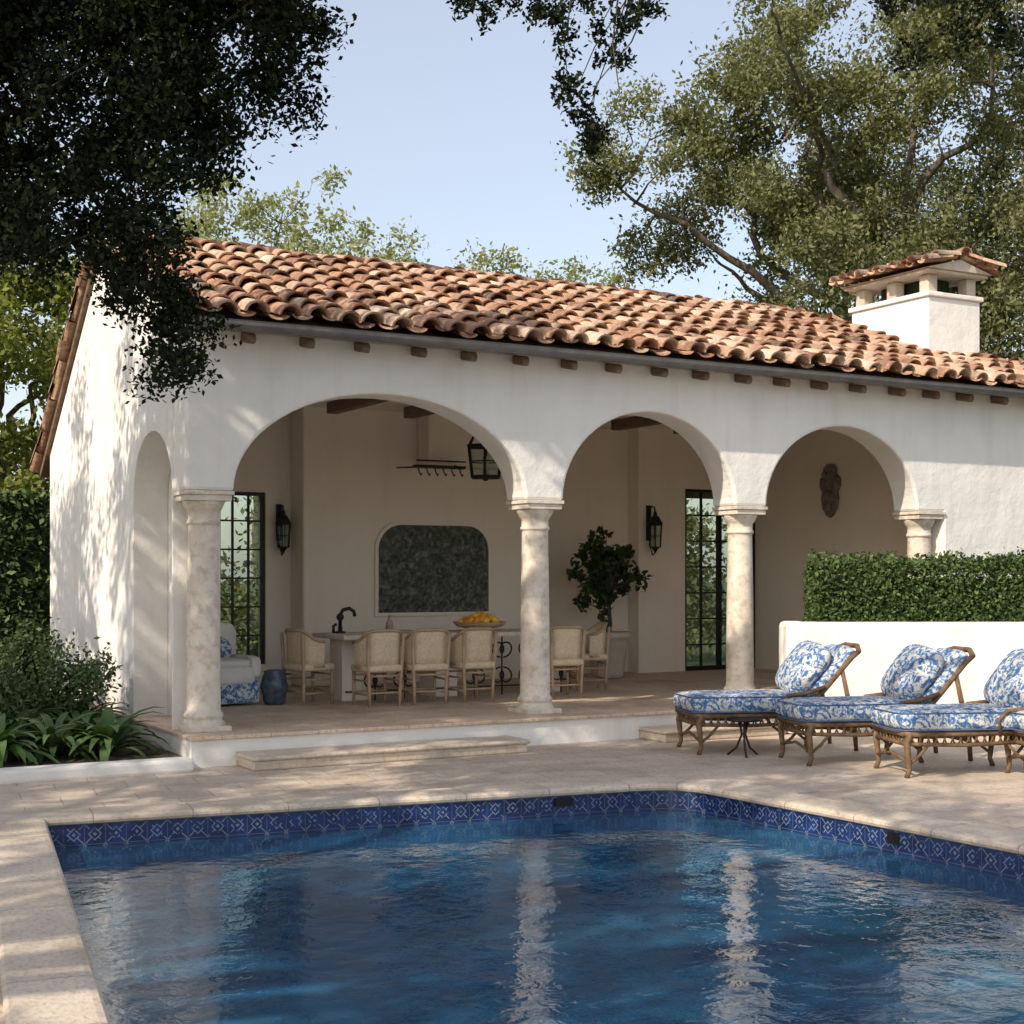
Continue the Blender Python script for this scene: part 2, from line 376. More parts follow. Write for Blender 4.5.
mb.build('side_wall_lining',[M_ext],H)
mb=MB(); ct=4.25
mb.box(.252,1.82,5.2,5.5,.0,ct); mb.box(1.82,2.51,5.2,5.5,0,.61); mb.box(1.82,2.51,5.2,5.5,3.02,ct)
mb.box(2.51,8.62,5.2,5.5,0,ct); mb.box(8.62,9.53,4.9,5.5,0,ct); mb.box(9.53,10.99,4.9,5.5,3.26,ct)
mb.box(11.0,11.2,.232,5.5,0,ct)
mb.build('rear_wall',[M_int],H)
mb=MB(); mb.box(2.88,6.82,4.7,5.198,fz,ct); mb.build('kitchen_wall',[M_int],H,bevel=.03)
mb=MB()
mb.prism([(4.62,3.42),(6.5,3.42),(6.5,4.18),(4.62,4.18)],'y',4.3,4.698); mb.build('range_hood',[M_int],H,bevel=.03)
mb=MB()
mb.box(XE-.5,XE-.2,.232,5.0,0,4.3); mb.box(11.2,XE-.5,5.3,5.5,0,3.6)
mb.build('service_room_wall',[M_ext],H)
mb=MB()
def roundrect(x0,x1,z0,z1,r):
    p=[(x0,z0),(x1,z0)]
    for i in range(9): t=math.pi/2*i/8; p.append((x1-r+r*math.cos(t),z1-r+r*math.sin(t)))
    for i in range(9): t=math.pi/2+math.pi/2*i/8; p.append((x0+r+r*math.cos(t),z1-r+r*math.sin(t)))
    return p
pi=roundrect(4.0,5.78,1.32,2.58,.36); po=roundrect(3.95,5.83,1.27,2.63,.40); k=len(pi)
vs=[(x,4.66,z) for x,z in pi]+[(x,4.66,z) for x,z in po]+[(x,4.70,z) for x,z in pi]+[(x,4.70,z) for x,z in po]
fs=[]
for i in range(k):
    j=(i+1)%k; fs+=[(i,j,k+j,k+i),(i,j,2*k+j,2*k+i),(k+i,k+j,3*k+j,3*k+i)]
mb.add(vs,fs,0); mb.prism(pi,'y',4.688,4.699,1)
mb.build('alcove_panel',[M_int,M_mosaic],H)
mb=MB(); mb.box(.26,10.99,.24,5.19,4.2,4.24,1)
x=.7
while x<10.8: mb.box(x,x+.15,.235,4.14,4.05,4.2,0); x+=1.15
mb.build('ceiling_beams',[M_wood,M_int],H)
mb=MB(); mb.box(-.3,11.0,-.56,5.2,-.01,.262,0); mb.box(-.32,11.0,-.60,5.2,.262,.30,1)
mb.build('porch_floor',[M_ext,M_porch],H,bevel=.008)
mb=MB(); mb.box(.15,3.15,-1.08,-.57,.0,.095,0); mb.box(.13,3.17,-1.11,-.575,.095,.135,0)
mb.box(4.9,6.6,-1.08,-.57,.0,.095,0); mb.box(4.88,6.6,-1.11,-.575,.095,.135,0)
mb.build('porch_steps',[M_trav],H,bevel=.016)
prof=[(.20,.0),(.215,.02),(.215,.07),(.19,.10),(.185,.12),(.2,.14),(.195,.17),(.172,.20),(.170,.5),(.163,1.2),(.150,2.02),(.150,2.06),(.168,2.075),(.168,2.10),(.155,2.115),(.155,2.19),(.175,2.21),(.205,2.27),(.215,2.30)]
mb=MB()
for x in (0,3.86,6.79,9.80):
    mb.lathe(prof,(x,0,fz),28,0)
    mb.box(x-.225,x+.225,-.225,.225,fz+2.30,fz+2.36,0); mb.box(x-.245,x+.245,-.245,.245,fz+2.36,sp,0)
    mb.box(x-.225,x+.225,-.225,.225,fz+.0,fz+.05,0)
mb.build('columns',[M_stone],H,bevel=.006)
def window(mb,x0,x1,y,z0,z1,nx,nz,mull=0):
    w=.05
    mb.box(x0,x0+w,y,y+.07,z0,z1);mb.box(x1-w,x1,y,y+.07,z0,z1);mb.box(x0+w,x1-w,y,y+.07,z0,z0+w*1.5);mb.box(x0+w,x1-w,y,y+.07,z1-w,z1)
    for i in range(1,nx):
        xx=x0+(x1-x0)*i/nx; ww=.045 if (mull and i==nx//2) else .013; mb.box(xx-ww,xx+ww,y+.012,y+.058,z0+w*1.5,z1-w)
    for i in range(1,nz):
        zz=z0+(z1-z0)*i/nz; mb.box(x0+w,x1-w,y+.018,y+.052,zz-.012,zz+.012)
    mb.box(x0+w*.5,x1-w*.5,y+.034,y+.038,z0+w,z1-w*.5,1)
mb=MB(); window(mb,1.82,2.51,5.23,.61,3.02,3,6); window(mb,9.53,10.99,4.93,.30,3.26,4,7,1)
mb.build('windows',[M_iron,M_glass],H)
mb=MB()
def slab(pts,t=.09,mi=0):
    n=len(pts); vs=[p for p in pts]+[(p[0],p[1],p[2]-t) for p in pts]
    mb.add(vs,[list(range(n)),[n+i for i in range(n)][::-1]]+[(i,(i+1)%n,n+(i+1)%n,n+i) for i in range(n)],mi)
YB=5.0; ZB=roofz(YB)
slab([(e,-.55,4.35),(XE,-.55,4.35),(XR,3.2,RZ),(e,3.2,RZ)])
slab([(e,3.2,RZ),(XR,3.2,RZ),(XE,YB,ZB),(XE,6.5,3.30),(e,6.5,3.30)])
slab([(XE,-.55,4.35),(XE,YB,ZB),(XR,3.2,RZ)])
mb.build('roof_deck',[M_wood],H)
mb=MB(); x=.35
while x<XE-.3:
    mb.prism([(-.222,4.20),(-.46,4.15),(-.49,4.20),(-.47,4.255),(-.222,4.30)][::-1],'x',x-.042,x+.042); x+=.64+R(-.05,.05)
mb.build('rafter_tails',[M_wood],H,bevel=.018)
mb=MB(); pg=[]
for i in range(9):
    t=math.pi*i/8; pg.append((-.62-.065*math.cos(t),4.325-.075*math.sin(t)))
pg=pg+[(-.548,4.325),(-.548,4.34),(-.692,4.34)]
mb.prism(pg,'x',-.36,XE+.05); mb.build('gutter',[M_gut],H)
def tilefield(mb,O,U,W,len_u,len_w,keep,pitch=.31,expo=.35):
    O=Vector(O);U=Vector(U).normalized();W=Vector(W).normalized();Nn=U.cross(W)
    nu=int(len_u/pitch)+1; nw=int(len_w/expo)+1; seg=7; q=pitch/.27
    for j in range(nw):
        jr=R(-.02,.02)
        for i in range(nu):
            for kind in (0,1):
                a=(i+.5*kind)*pitch; b=j*expo-.07
                if not keep(a,max(b,0)+.1): continue
                rnd=min(1,max(0,random.random()*.85+.08+.4*noise.noise((a*.8,b*.8,3))))
                if kind: rnd*=.7
                Lb=.46; ca=R(-.03,.03); db=R(-.06,.06)+jr; hc=R(-.01,.035); tw=R(-.08,.08)
                if kind==0: r0,r1,h=.112*q*R(.90,1.08),.092*q,.10*q
                else: r0,r1,h=.098*q,.115*q,-.05
                def arcp(bb,rr,cc,hh,inn=0):
                    o=[]
                    for k in range(seg+1):
                        t=math.pi*k/seg; aa=-(rr-inn)*math.cos(t); c_=(abs(hh)-inn)*math.sin(t)*(1 if hh>0 else -1)
                        o.append(O+U*(a+ca+aa+tw*(bb))+W*(b+db+bb)+Nn*(cc+c_))
                    return o
                base=.055 if kind==0 else .06
                A=arcp(0,r0,base+.035+hc,h); B=arcp(Lb,r1,base-.005,h*.9); C=arcp(0,r0,base+.035+hc,h,.02); D=arcp(.25,r0,base+.01,h,.02)
                s1=seg+1; vs=A+B+C+D; fs=[]
                for k in range(seg):
                    fs+=[(k,k+1,s1+k+1,s1+k),(k,k+1,2*s1+k+1,2*s1+k),(2*s1+k,2*s1+k+1,3*s1+k+1,3*s1+k)]
                mb.add(vs,fs,0,True,rnd)
mb=MB()
hw=XE-XR
tilefield(mb,(e+.05,-.55,4.36),(1,0,0),(0,3.75,RZ-4.35),XE+.4,4.0,lambda a,b:(a+e+.05)<XE+.05-b*.93*hw/3.75)
tilefield(mb,(XE,6.5,3.31),(-1,0,0),(0,-3.3,RZ-3.3),XE+.4,4.1,lambda a,b:(XE-a)<XR+(hw*(4.15-b)/2.6 if b>1.9 else 9))
tilefield(mb,(XE,-.55,4.36),(0,1,0),(-hw,0,RZ-4.35),5.4,2.9,lambda a,b:(a> b*1.22 and a<5.5-b*.6))
def ridge(mb,p0,p1,r=.12):
    p0=Vector(p0);p1=Vector(p1);d=p1-p0;L_=d.length;d.normalize();side=d.cross(Vector((0,0,1))).normalized();up=side.cross(d)
    n=int(L_/.36)
    for j in range(n):
        rnd=random.random(); seg=8;A=[];B=[];C=[];o=p0+d*(j*.36)+side*R(-.02,.02)+up*R(-.01,.02)
        for k in range(seg+1):
            t=math.pi*k/seg
            A.append(o-side*r*math.cos(t)+up*(r*.9*math.sin(t)+.02)); B.append(o+d*.43-side*r*.85*math.cos(t)+up*(r*.75*math.sin(t)))
            C.append(o-side*(r-.018)*math.cos(t)+up*((r*.9-.018)*math.sin(t)+.02))
        s1=seg+1;fs=[]
        for k in range(seg): fs+=[(k,k+1,s1+k+1,s1+k),(k,k+1,2*s1+k+1,2*s1+k)]
        mb.add(A+B+C,fs,0,True,rnd)
ridge(mb,(e-.05,3.2,RZ+.07),(XR+.1,3.2,RZ+.07),.13); ridge(mb,(XE,-.55,4.41),(XR,3.2,RZ+.06),.12); ridge(mb,(XE,YB,ZB+.06),(XR,3.2,RZ+.06),.12)
ridge(mb,(e,-.6,4.43),(e,3.2,RZ+.09),.11); ridge(mb,(e,6.55,3.37),(e,3.2,RZ+.09),.11)
mb.build('roof_tiles',[M_tile],H,fixn=False)
# chimney
mb=MB(); cx0,cx1,cy0,cy1=10.70,11.72,.72,2.28
mb.box(cx0,cx1,cy0,cy1,3.9,5.80,0); mb.box(cx0-.04,cx1+.04,cy0-.04,cy1+.04,5.80,5.87,0)
for x in (cx0+.04,cx1-.22):
    for y in (cy0+.04,(cy0+cy1)/2-.09,cy1-.22): mb.box(x,x+.18,y,y+.18,5.87,6.13,1)
mb.box(cx0+.3,cx1-.3,cy0+.3,cy1-.3,5.87,6.12,2)
mb.box(cx0-.08,cx1+.08,cy0-.08,cy1+.08,6.13,6.18,1)
mb.build('chimney',[M_ext,M_pot,M_dark],H,bevel=.015)
mb=MB(); mx=(cx0+cx1)/2; ly=cy1-cy0+.4
tilefield(mb,(cx0-.18,cy1+.18,6.18),(0,-1,0),(.70,0,.17),ly,.5,lambda a,b:a<ly,pitch=.21,expo=.27)
tilefield(mb,(cx1+.18,cy0-.18,6.18),(0,1,0),(-.70,0,.17),ly,.5,lambda a,b:a<ly,pitch=.21,expo=.27)
ridge(mb,(mx,cy0-.22,6.38),(mx,cy1+.1,6.38),.11)
mb.build('chimney_cap_tiles',[M_tile],H,fixn=False)
mb=MB(); mb.prism([(cx0-.12,6.18),(cx1+.12,6.18),(mx,6.34)],'y',cy0-.12,cy1+.12); mb.build('chimney_cap',[M_pot],H)
# ------------------------------------------------------------------ fixtures
def lantern(name,loc,s=1,hang=False,hs=1):
    mb=MB(); n=6; r=.11*s; h=.34*s*hs
    P=[(math.cos(math.pi/3*k),math.sin(math.pi/3*k)) for k in range(n)]
    for k in range(n):
        a=P[k];b=P[(k+1)%n]
        mb.tube([(a[0]*r*.8,a[1]*r*.8,0),(a[0]*r,a[1]*r,h)],.008*s,5)
        mb.tube([(a[0]*r*.8,a[1]*r*.8,0),(b[0]*r*.8,b[1]*r*.8,0)],.009*s,5)
        mb.tube([(a[0]*r*.9,a[1]*r*.9,h*.5),(b[0]*r*.9,b[1]*r*.9,h*.5)],.004*s,5)
        mb.tube([(a[0]*r,a[1]*r,h),(b[0]*r,b[1]*r,h)],.010*s,5)
        mb.add([(a[0]*r*.78,a[1]*r*.78,0),(b[0]*r*.78,b[1]*r*.78,0),(b[0]*r*.97,b[1]*r*.97,h),(a[0]*r*.97,a[1]*r*.97,h)],[(0,1,2,3)],1)
    if hang:
        for k in range(n):
            a=P[k]; mb.tube([(a[0]*r,a[1]*r,h),(a[0]*r*.75,a[1]*r*.75,h+.12),(a[0]*r*.3,a[1]*r*.3,h+.2),(0,0,h+.28)],.011,5)
        mb.tube([(0,0,h+.26),(0,0,4.2-loc[2])],.009,5); mb.lathe([(.03,-.05),(.05,-.02),(r*.8,0),(r*.8,.02)],(0,0,0),6,0,False)
    else:
        mb.lathe([(r*1.18,h),(r*1.1,h+.03*s),(r*.55,h+.12*s),(r*.3,h+.14*s),(r*.3,h+.17*s),(.012*s,h+.21*s)],(0,0,0),6,0,False)
        mb.lathe([(.01,-.09*s),(.025*s,-.06*s),(r*.5,-.02*s),(r*.82,0)],(0,0,0),6,0,False)
        mb.tube([(0,0,h+.2*s),(0,.03,h+.27*s),(0,.1,h+.28*s),(0,.17,h+.2*s),(0,.18,h)],.012*s,6); mb.box(-.04,.04,.165,.195,h*.3,h+.3*s)
        mb.tube([(0,0,-.08*s),(0,.06,-.12*s),(0,.17,.05)],.01*s,6)
    mb.lathe([(.018*s,0.01),(.018*s,.12*s)],(0,0,0),8,2)
    return mb.build(name,[M_iron,M_glass,M_cream],None,loc=loc,fixn=False)
lantern('wall_lantern',(2.70,5.0,2.25),.95)
lantern('wall_lantern',(8.80,4.70,2.3),1.05)
lantern('hanging_lantern',(4.62,2.6,3.15),2.3,True,.52)
mb=MB()
mb.box(4.28,5.05,4.0,4.13,3.36,3.40)
for i in range(6): mb.tube([(4.33+i*.13,4.05,3.36),(4.33+i*.13,4.02,3.30),(4.35+i*.13,4.0,3.25),(4.37+i*.13,4.02,3.28)],.010,5)
mb.tube([(4.28,4.0,3.46),(5.05,4.0,3.46)],.012,5); mb.tube([(4.3,4.7,3.40),(4.3,4.1,3.37)],.012,5); mb.tube([(5.03,4.3,3.43),(5.03,4.1,3.38)],.012,5)
mb.build('pot_rack',[M_iron])
mb=MB()
rp=[(0,-.05)]+[(x*.62,z*.86) for x,z in [(.12,0.0),(.25,.12),(.3,.3),(.26,.42),(.36,.52),(.34,.66),(.2,.74),(.22,.84),(.08,.92)]]
poly=[(p[0]+3.05,p[1]+2.80) for p in rp]+[(3.05-p[0],p[1]+2.80) for p in rp[1:][::-1]]
mb.prism(poly,'x',10.93,10.995); mb.sell((10.92,3.05,3.30),(.06,.12,.13),1,1); mb.sell((10.92,3.05,3.06),(.05,.13,.10),1,1)
mb.sell((10.91,3.05,2.93),(.05,.06,.08),1,1); mb.sell((10.91,3.13,3.42),(.05,.05,.06),1,1); mb.sell((10.91,2.97,3.42),(.05,.05,.06),1,1)
mb.build('wall_relief',[nmat('weathered_stone',(.12,.10,.085),(.30,.265,.22),12,.9,.02,18)],bevel=.01)
# ------------------------------------------------------------------ table
mb=MB()
mb.box(2.38,5.85,2.05,3.1,1.07,1.125,0)
for x in (2.5,3.75,5.3): mb.box(x,x+.35,2.4,2.8,fz,1.068,1)
for x0 in (2.9,3.3,4.3,4.7,5.1,5.6):
    for sgn in (-1,1):
        pts=[]
        for i in range(28):
            t=i/27; ang=t*5.5; rr=.14*(1-t)+.02; pts.append((x0+sgn*(.02+rr*math.sin(ang)),2.3,.5+rr*math.cos(ang)+.1*t))
        mb.tube(pts,.013,5,2); mb.tube([(p[0],2.3,1.45-p[2]) for p in pts],.013,5,2)
    mb.tube([(x0,2.3,fz),(x0,2.3,1.07)],.013,5,2)
mb.tube([(2.5,2.3,.42),(5.75,2.3,.42)],.012,5,2)
mb.build('dining_table',[M_stone,M_int,M_iron],bevel=.006)
def chair_mesh():
    mb=MB()
    for sx in (-1,1):
        mb.tube([(sx*.20,-.2,0),(sx*.205,-.2,.2),(sx*.22,-.21,.46),(sx*.235,-.235,.86)],[.018,.022,.024,.022],8,1)
        mb.tube([(sx*.21,.2,0),(sx*.21,.2,.45)],[.018,.024],8,1)
        mb.tube([(sx*.205,-.2,.14),(sx*.21,.2,.14)],.013,6,1); mb.tube([(sx*.205,-.2,.3),(sx*.21,.2,.3)],.013,6,1)
    for z in (.16,.36): mb.tube([(-.2,-.2,z),(.2,-.2,z)],.013,6,1); mb.tube([(-.2,.2,z),(.2,.2,z)],.013,6,1)
    mb.sell((0,0,.45),(.265,.25,.055),.5,.35,0)
    n=18; A=[]
    for j,z in enumerate((.46,.58,.72,.84,.90)):
        for i in range(n+1):
            t=math.pi*(1.0+ i/n) ; ex=1.0+.06*(j/4)
            x=.27*ex*math.copysign(abs(math.cos(t))**.7,math.cos(t)); y=-.27*ex*abs(math.sin(t))**.7+.05
            drop=(abs(math.cos(t))**4)*.14*(j/4)
            A.append((x,y,z-drop))
    m_=n+1; Bk=[(x*.88,y*.88+.0,z) for x,y,z in A]; o=len(A); fs=[]
    for j in range(4):
        for i in range(n): fs+=[(j*m_+i,j*m_+i+1,(j+1)*m_+i+1,(j+1)*m_+i),(o+j*m_+i,o+(j+1)*m_+i,o+(j+1)*m_+i+1,o+j*m_+i+1)]
    for i in range(n): fs+=[(4*m_+i,4*m_+i+1,o+4*m_+i+1,o+4*m_+i),(i,o+i,o+i+1,i+1)]
    mb.add(A+Bk,fs,0,True)
    mb.tube([tuple(p) for p in A[4*m_:5*m_]],.02,6,1); mb.tube([tuple(p) for p in A[0:m_]],.014,6,1)
    return mb
base=chair_mesh().build('wicker_chair',[M_wick,M_oak])
cm=base.data; base.location=(2.66,1.70,fz); base.rotation_euler=(0,0,.05)
for x,y,rz in ((3.27,1.66,-.09),(3.93,1.72,.07),(5.22,1.70,-.08),(2.02,2.30,-math.pi/2+.2),(6.15,2.5,math.pi/2-.3)):
    obj('wicker_chair',cm,loc=(x,y,fz),rotz=rz)
mb=MB(); bx,by=4.48,2.5
mb.lathe([(.08,1.127),(.09,1.14),(.30,1.19),(.36,1.25),(.34,1.25),(.30,1.20),(.05,1.16)],(bx,by,0),28,1)
for i in range(54):
    t=R(0,6.28);q=.27*math.sqrt(R(0,1)); mb.sell((bx+q*math.cos(t),by+q*math.sin(t),1.23+(.27-q)*.45+R(-.015,.02)),(.048,.048,.046),1,1,0 if i%4 else 2,10,8)
mb.build('fruit_bowl',[M_orange,M_oak,nmat('lemon_peel',(.8,.5,.04),(.85,.58,.08),9,.45)])
mb=MB(); fx,fy=2.62,2.75
mb.lathe([(.07,0),(.07,.02),(.03,.03),(.026,.1)],(fx,fy,1.126),12); mb.tube([(fx,fy,1.2),(fx,fy,1.36),(fx+.03,fy-.02,1.42),(fx+.1,fy-.06,1.44),(fx+.15,fy-.09,1.40),(fx+.16,fy-.09,1.34)],.024,8)
mb.tube([(fx-.09,fy,1.13),(fx-.09,fy,1.22),(fx-.05,fy,1.24)],.02,8); mb.sell((fx,fy,1.33),(.05,.05,.05),1,1,0,10,8)
mb.build('bar_faucet',[M_iron])
mb=MB(); mb.box(3.2,3.6,2.6,2.9,1.127,1.15); mb.lathe([(.04,0),(.05,.02),(.045,.1),(.02,.14),(.02,.19)],(3.3,2.75,1.15),12)
mb.build('serving_tray',[M_oak])
mb=MB()
mb.sell((0,0,.36),(.36,.38,.12),.35,.3,0); mb.sell((0,-.02,.50),(.30,.34,.06),.5,.3,0)
mb.sell((0,.32,.64),(.36,.08,.34),.35,.3,0); mb.sell((-.33,0,.45),(.07,.38,.14),.4,.25,0); mb.sell((.33,0,.45),(.07,.38,.14),.4,.25,0)
mb.box(-.38,.38,-.36,.38,.03,.30,1); mb.sell((.04,.18,.66),(.2,.07,.17),1,.4,1,Mx=Matrix.Rotation(-.3,3,'X'))
mb.build('slipcovered_armchair',[M_cream,M_toile],bevel=.03,loc=(1.02,2.7,fz),rotz=.1)
mb=MB(); mb.lathe([(.11,0),(.13,.04),(.14,.1),(.17,.22),(.14,.34),(.12,.38),(.13,.40),(.10,.42)],(0,0,0),24)
mb.build('ceramic_garden_stool',[nmat('blue_glaze',(.03,.045,.07),(.09,.12,.17),14,.25)],loc=(1.62,2.4,fz))
PT=empty('potted_tree')
mb=MB(); px,py=7.58,4.2
mb.lathe([(.20,0),(.24,.02),(.25,.1),(.31,.55),(.33,.60),(.36,.62),(.36,.70),(.31,.70),(.30,.64),(.02,.63)],(px,py,fz),28,0)
mb.build('pot',[M_pot],PT)
mb=MB(); C=[]
for i in range(50):
    d=Vector((random.gauss(0,1),random.gauss(0,1),random.gauss(0,1))).normalized()*(R(.3,1)); C.append(Vector((px+d.x*.56,py+d.y*.5,1.85+d.z*.78)))
for k in range(4): limb(mb,(px+R(-.06,.06),py+R(-.06,.06),.95),(px+R(-.15,.15),py+R(-.1,.1),1.9),.02,.012,0,.15,6,5)
for c in C: limb(mb,(px,py,min(c.z-.1,1.6)),c,.012,.004,0,.1,4,4)
mb.build('stems',[M_bark],PT,fixn=False)
leafmesh('leaves',clumpleaves(C,[.15]*len(C),36,5,1),.052,F_dark,PT,.5,True)
# ------------------------------------------------------------------ chaise lounges
def chaise():
    mb=MB(); w=.34
    for sy in (-1,1):
        y=sy*w
        mb.tube([(.02,y,.40),(.6,y,.395),(1.25,y,.40)],.026,8,1); mb.tube([(.04,y,.31),(.6,y,.29),(1.25,y,.31)],.019,8,1)
        for k in range(15):
            xa=.07+k*.079; mb.tube([(xa,y,.40),(xa+.045,y,.30)],.009,4,1); mb.tube([(xa+.045,y,.40),(xa,y,.30)],.009,4,1)
        for x0,dx in ((.06,-1),(1.22,1)):
            mb.tube([(x0,y,.41),(x0+dx*.02,y,.30),(x0+dx*.005,y,.17),(x0-dx*.005,y,.07),(x0+dx*.025,y,0)],[.032,.034,.027,.023,.027],8,1)
            mb.tube([(x0-dx*.01,y,.13),(x0-dx*.10,y,.20),(x0-dx*.20,y,.31)],.015,6,1)
        mb.tube([(1.2,y,.42),(1.45,y,.68),(1.72,y,.98),(1.82,y*.93,1.05)],.028,8,1)
        mb.tube([(1.62,y,.86),(1.70,y,.5),(1.76,y,.25),(1.78,y,0)],[.024,.028,.027,.024],8,1); mb.tube([(1.25,y,.33),(1.6,y,.25),(1.76,y,.22)],.018,8,1)
        mb.tube([(.95,y*1.06,.40),(.92,y*1.12,.52),(1.0,y*1.14,.60),(1.2,y*1.13,.62),(1.42,y*1.06,.68)],.023,8,1)
    for x,z in ((.02,.40),(.04,.31),(1.25,.40)): mb.tube([(x,-w,z),(x,w,z)],.024,8,1)
    for k in range(9):
        ya=-w+.04+k*.072; mb.tube([(.03,ya,.40),(.035,ya+.04,.31)],.009,4,1); mb.tube([(.03,ya+.04,.40),(.035,ya,.31)],.009,4,1)
    mb.tube([(.05,-w,.14),(.05,0,.20),(.05,w,.14)],.015,6,1); mb.tube([(1.77,-w,.2),(1.77,w,.2)],.018,6,1)
    mb.tube([(1.82,-w*.93,1.05),(1.88,-.15,1.10),(1.88,.15,1.10),(1.82,w*.93,1.05)],.028,8,1)
    for k in range(11):
        yy=-w+2*w*(k+.5)/11; mb.tube([(.03,yy,.405),(1.25,yy,.405)],.009,4,1); mb.tube([(1.25,yy,.42),(1.84,yy*.93,1.05)],.010,4,1)
    mb.sell((.66,0,.515),(.71,.39,.11),.5,.26,0,44,18)
    Rm=Matrix.Rotation(-math.radians(47),3,'Y')
    mb.sell((1.49,0,.78),(.42,.34,.07),.5,.28,0,36,14,Mx=Rm)
    mb.sell((1.33,.02,.86),(.32,.35,.16),1.0,.45,0,32,16,Mx=Matrix.Rotation(.12,3,'X')@Matrix.Rotation(-math.radians(54),3,'Y'))
    for z in (.435,.59):
        pts=[(.66+.695*math.copysign(abs(math.cos(t))**.28,math.cos(t)),.376*math.copysign(abs(math.sin(t))**.28,math.sin(t)),z) for t in [2*math.pi*i/60 for i in range(61)]]
        mb.tube(pts,.007,5,2)
    return mb
c0=chaise().build('chaise_lounge',[M_toile,M_ratt,nmat('blue_piping',(.06,.11,.24),(.08,.14,.28),6,.9)],fixn=False); cmesh=c0.data
ang=math.radians(-18)
c0.location=(4.66,-1.78,0); c0.rotation_euler=(0,0,ang)
for x,y,da in ((5.05,-3.02,.03),(5.30,-4.10,-.03),(6.15,-4.95,.0)): obj('chaise_lounge',cmesh,loc=(x,y,0),rotz=ang+da)
mb=MB(); mb.lathe([(.17,.36),(.18,.37),(.18,.385),(.0,.386)],(0,0,0),20)
for k in range(3):
    t=2.1*k; mb.tube([(.05*math.cos(t),.05*math.sin(t),.36),(.02*math.cos(t),.02*math.sin(t),.22),(.08*math.cos(t),.08*math.sin(t),.08),(.18*math.cos(t),.18*math.sin(t),.0)],.012,6)
mb.build('side_table',[M_iron],loc=(4.95,-2.40,0))
# ------------------------------------------------------------------ planter wall + hedge
D=Vector((.873,-.487,0)); Bk=Vector((.487,.873,0)); P0=Vector((6.62,-1.09,0))
mb=MB()
def ob(p,s0,s1,t0,t1,z0,z1,mi=0):
    vs=[]
    for z in (z0,z1):
        for s_,t_ in ((s0,t0),(s1,t0),(s1,t1),(s0,t1)): q=p+D*s_+Bk*t_; vs.append((q.x,q.y,z))
    mb.add(vs,[(0,3,2,1),(4,5,6,7),(0,1,5,4),(1,2,6,5),(2,3,7,6),(3,0,4,7)],mi)
ob(P0,0,6,0,.28,0,1.31); ob(P0,0,.28,.281,.55,0,1.31)
mb.build('planter_wall',[M_ext],bevel=.06)
mb=MB(); ob(P0,.29,6,.29,1.0,0,1.22,0); mb.build('planter_soil',[M_soil])
HG=empty('box_hedge')
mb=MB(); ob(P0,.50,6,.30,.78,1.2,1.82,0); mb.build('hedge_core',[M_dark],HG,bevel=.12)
n=40000; th=rng.random(n)*math.pi; s_=rng.random(n)*5.7+.38
ee=.45; f_=lambda x: np.sign(x)*np.abs(x)**ee
rad=1+rng.normal(size=n)*.06
wob=np.array([noise.noise((a*1.6,b*1.5,0))+.7*noise.noise((a*5,b*4,3)) for a,b in zip(s_,th)])*.10
t_=.50-.38*f_(np.cos(th))*(rad+wob); z_=1.30+.73*f_(np.sin(th))*(rad*.985+wob)
fr_=rng.random(n)<.36; zz=1.26+rng.random(n)*.55
wob2=np.array([noise.noise((a*1.6,b*2.5,7))+.7*noise.noise((a*5,b*5,3)) for a,b in zip(s_,zz)])*.07
t_=np.where(fr_,.15+rng.random(n)*.07+wob2,t_); z_=np.where(fr_,zz,z_)
en=rng.random(n)<.08; s_=np.where(en,.36+rng.random(n)*.14,s_); t_=np.where(en,.16+rng.random(n)*.66,t_); z_=np.where(en,1.28+rng.random(n)*.62,z_)
P=np.stack([P0.x+D.x*s_+Bk.x*t_,P0.y+D.y*s_+Bk.y*t_,z_],1)
leafmesh('leaves',P,.027,F_hedge,HG,.6)
# ------------------------------------------------------------------ left bed
mb=MB(); mb.box(-12,-.33,-.80,-.56,-.01,.12); mb.build('garden_curb',[M_ext],bevel=.03)
mb=MB(); mb.box(-12,-.33,-.55,8.5,-.015,.10); mb.build('planting_bed',[M_soil])
def rosette(name,x,y,z,nl,ln,wd,mat,lift=.8):
    mbx=MB()
    for i in range(nl):
        t=R(0,2*math.pi); l=ln*R(.6,1.1); el=R(.5,1.3)*lift; w=wd*R(.7,1.2); seg=6; A=[]
        dx,dy=math.cos(t),math.sin(t); px_=-dy;py_=dx
        rr=0;zz=0;e_=el
        for k in range(seg+1):
            u=k/seg; ww=w*math.sin(math.pi*min(1,(.08+.92*u)))**.8*(1 if u<.98 else .1)
            A.append((x+dx*rr+px_*ww,y+dy*rr+py_*ww,z+zz+ww*.3)); A.append((x+dx*rr,y+dy*rr,z+zz)); A.append((x+dx*rr-px_*ww,y+dy*rr-py_*ww,z+zz+ww*.3))
            rr+=l/seg*math.cos(e_); zz+=l/seg*math.sin(e_); e_-=R(.22,.38)
        f=[]
        for k in range(seg): f+=[(3*k,3*k+1,3*k+4,3*k+3),(3*k+1,3*k+2,3*k+5,3*k+4)]
        mbx.add(A,f,0,True,random.random())
    return mbx.build(name,[mat],fixn=False)
F_host=leafmat('broad_leaf',[(0,(.04,.08,.025)),(.6,(.08,.15,.045)),(1,(.15,.23,.08))],.2,.45)
random.seed(11)
for (x,y) in ((-.95,0),(-1.45,.1),(-2.0,-.05),(-1.0,.85),(-1.7,.75),(-1.55,1.5),(-2.5,.4),(-2.1,1.3),(-.85,1.7),(-1.0,2.6),(-1.7,2.6),(-2.9,1.2)):
    rosette('broadleaf_plant',x,y,.1,64,.74,.052,F_host,1.12)
S=empty('garden_shrub'); C=[]
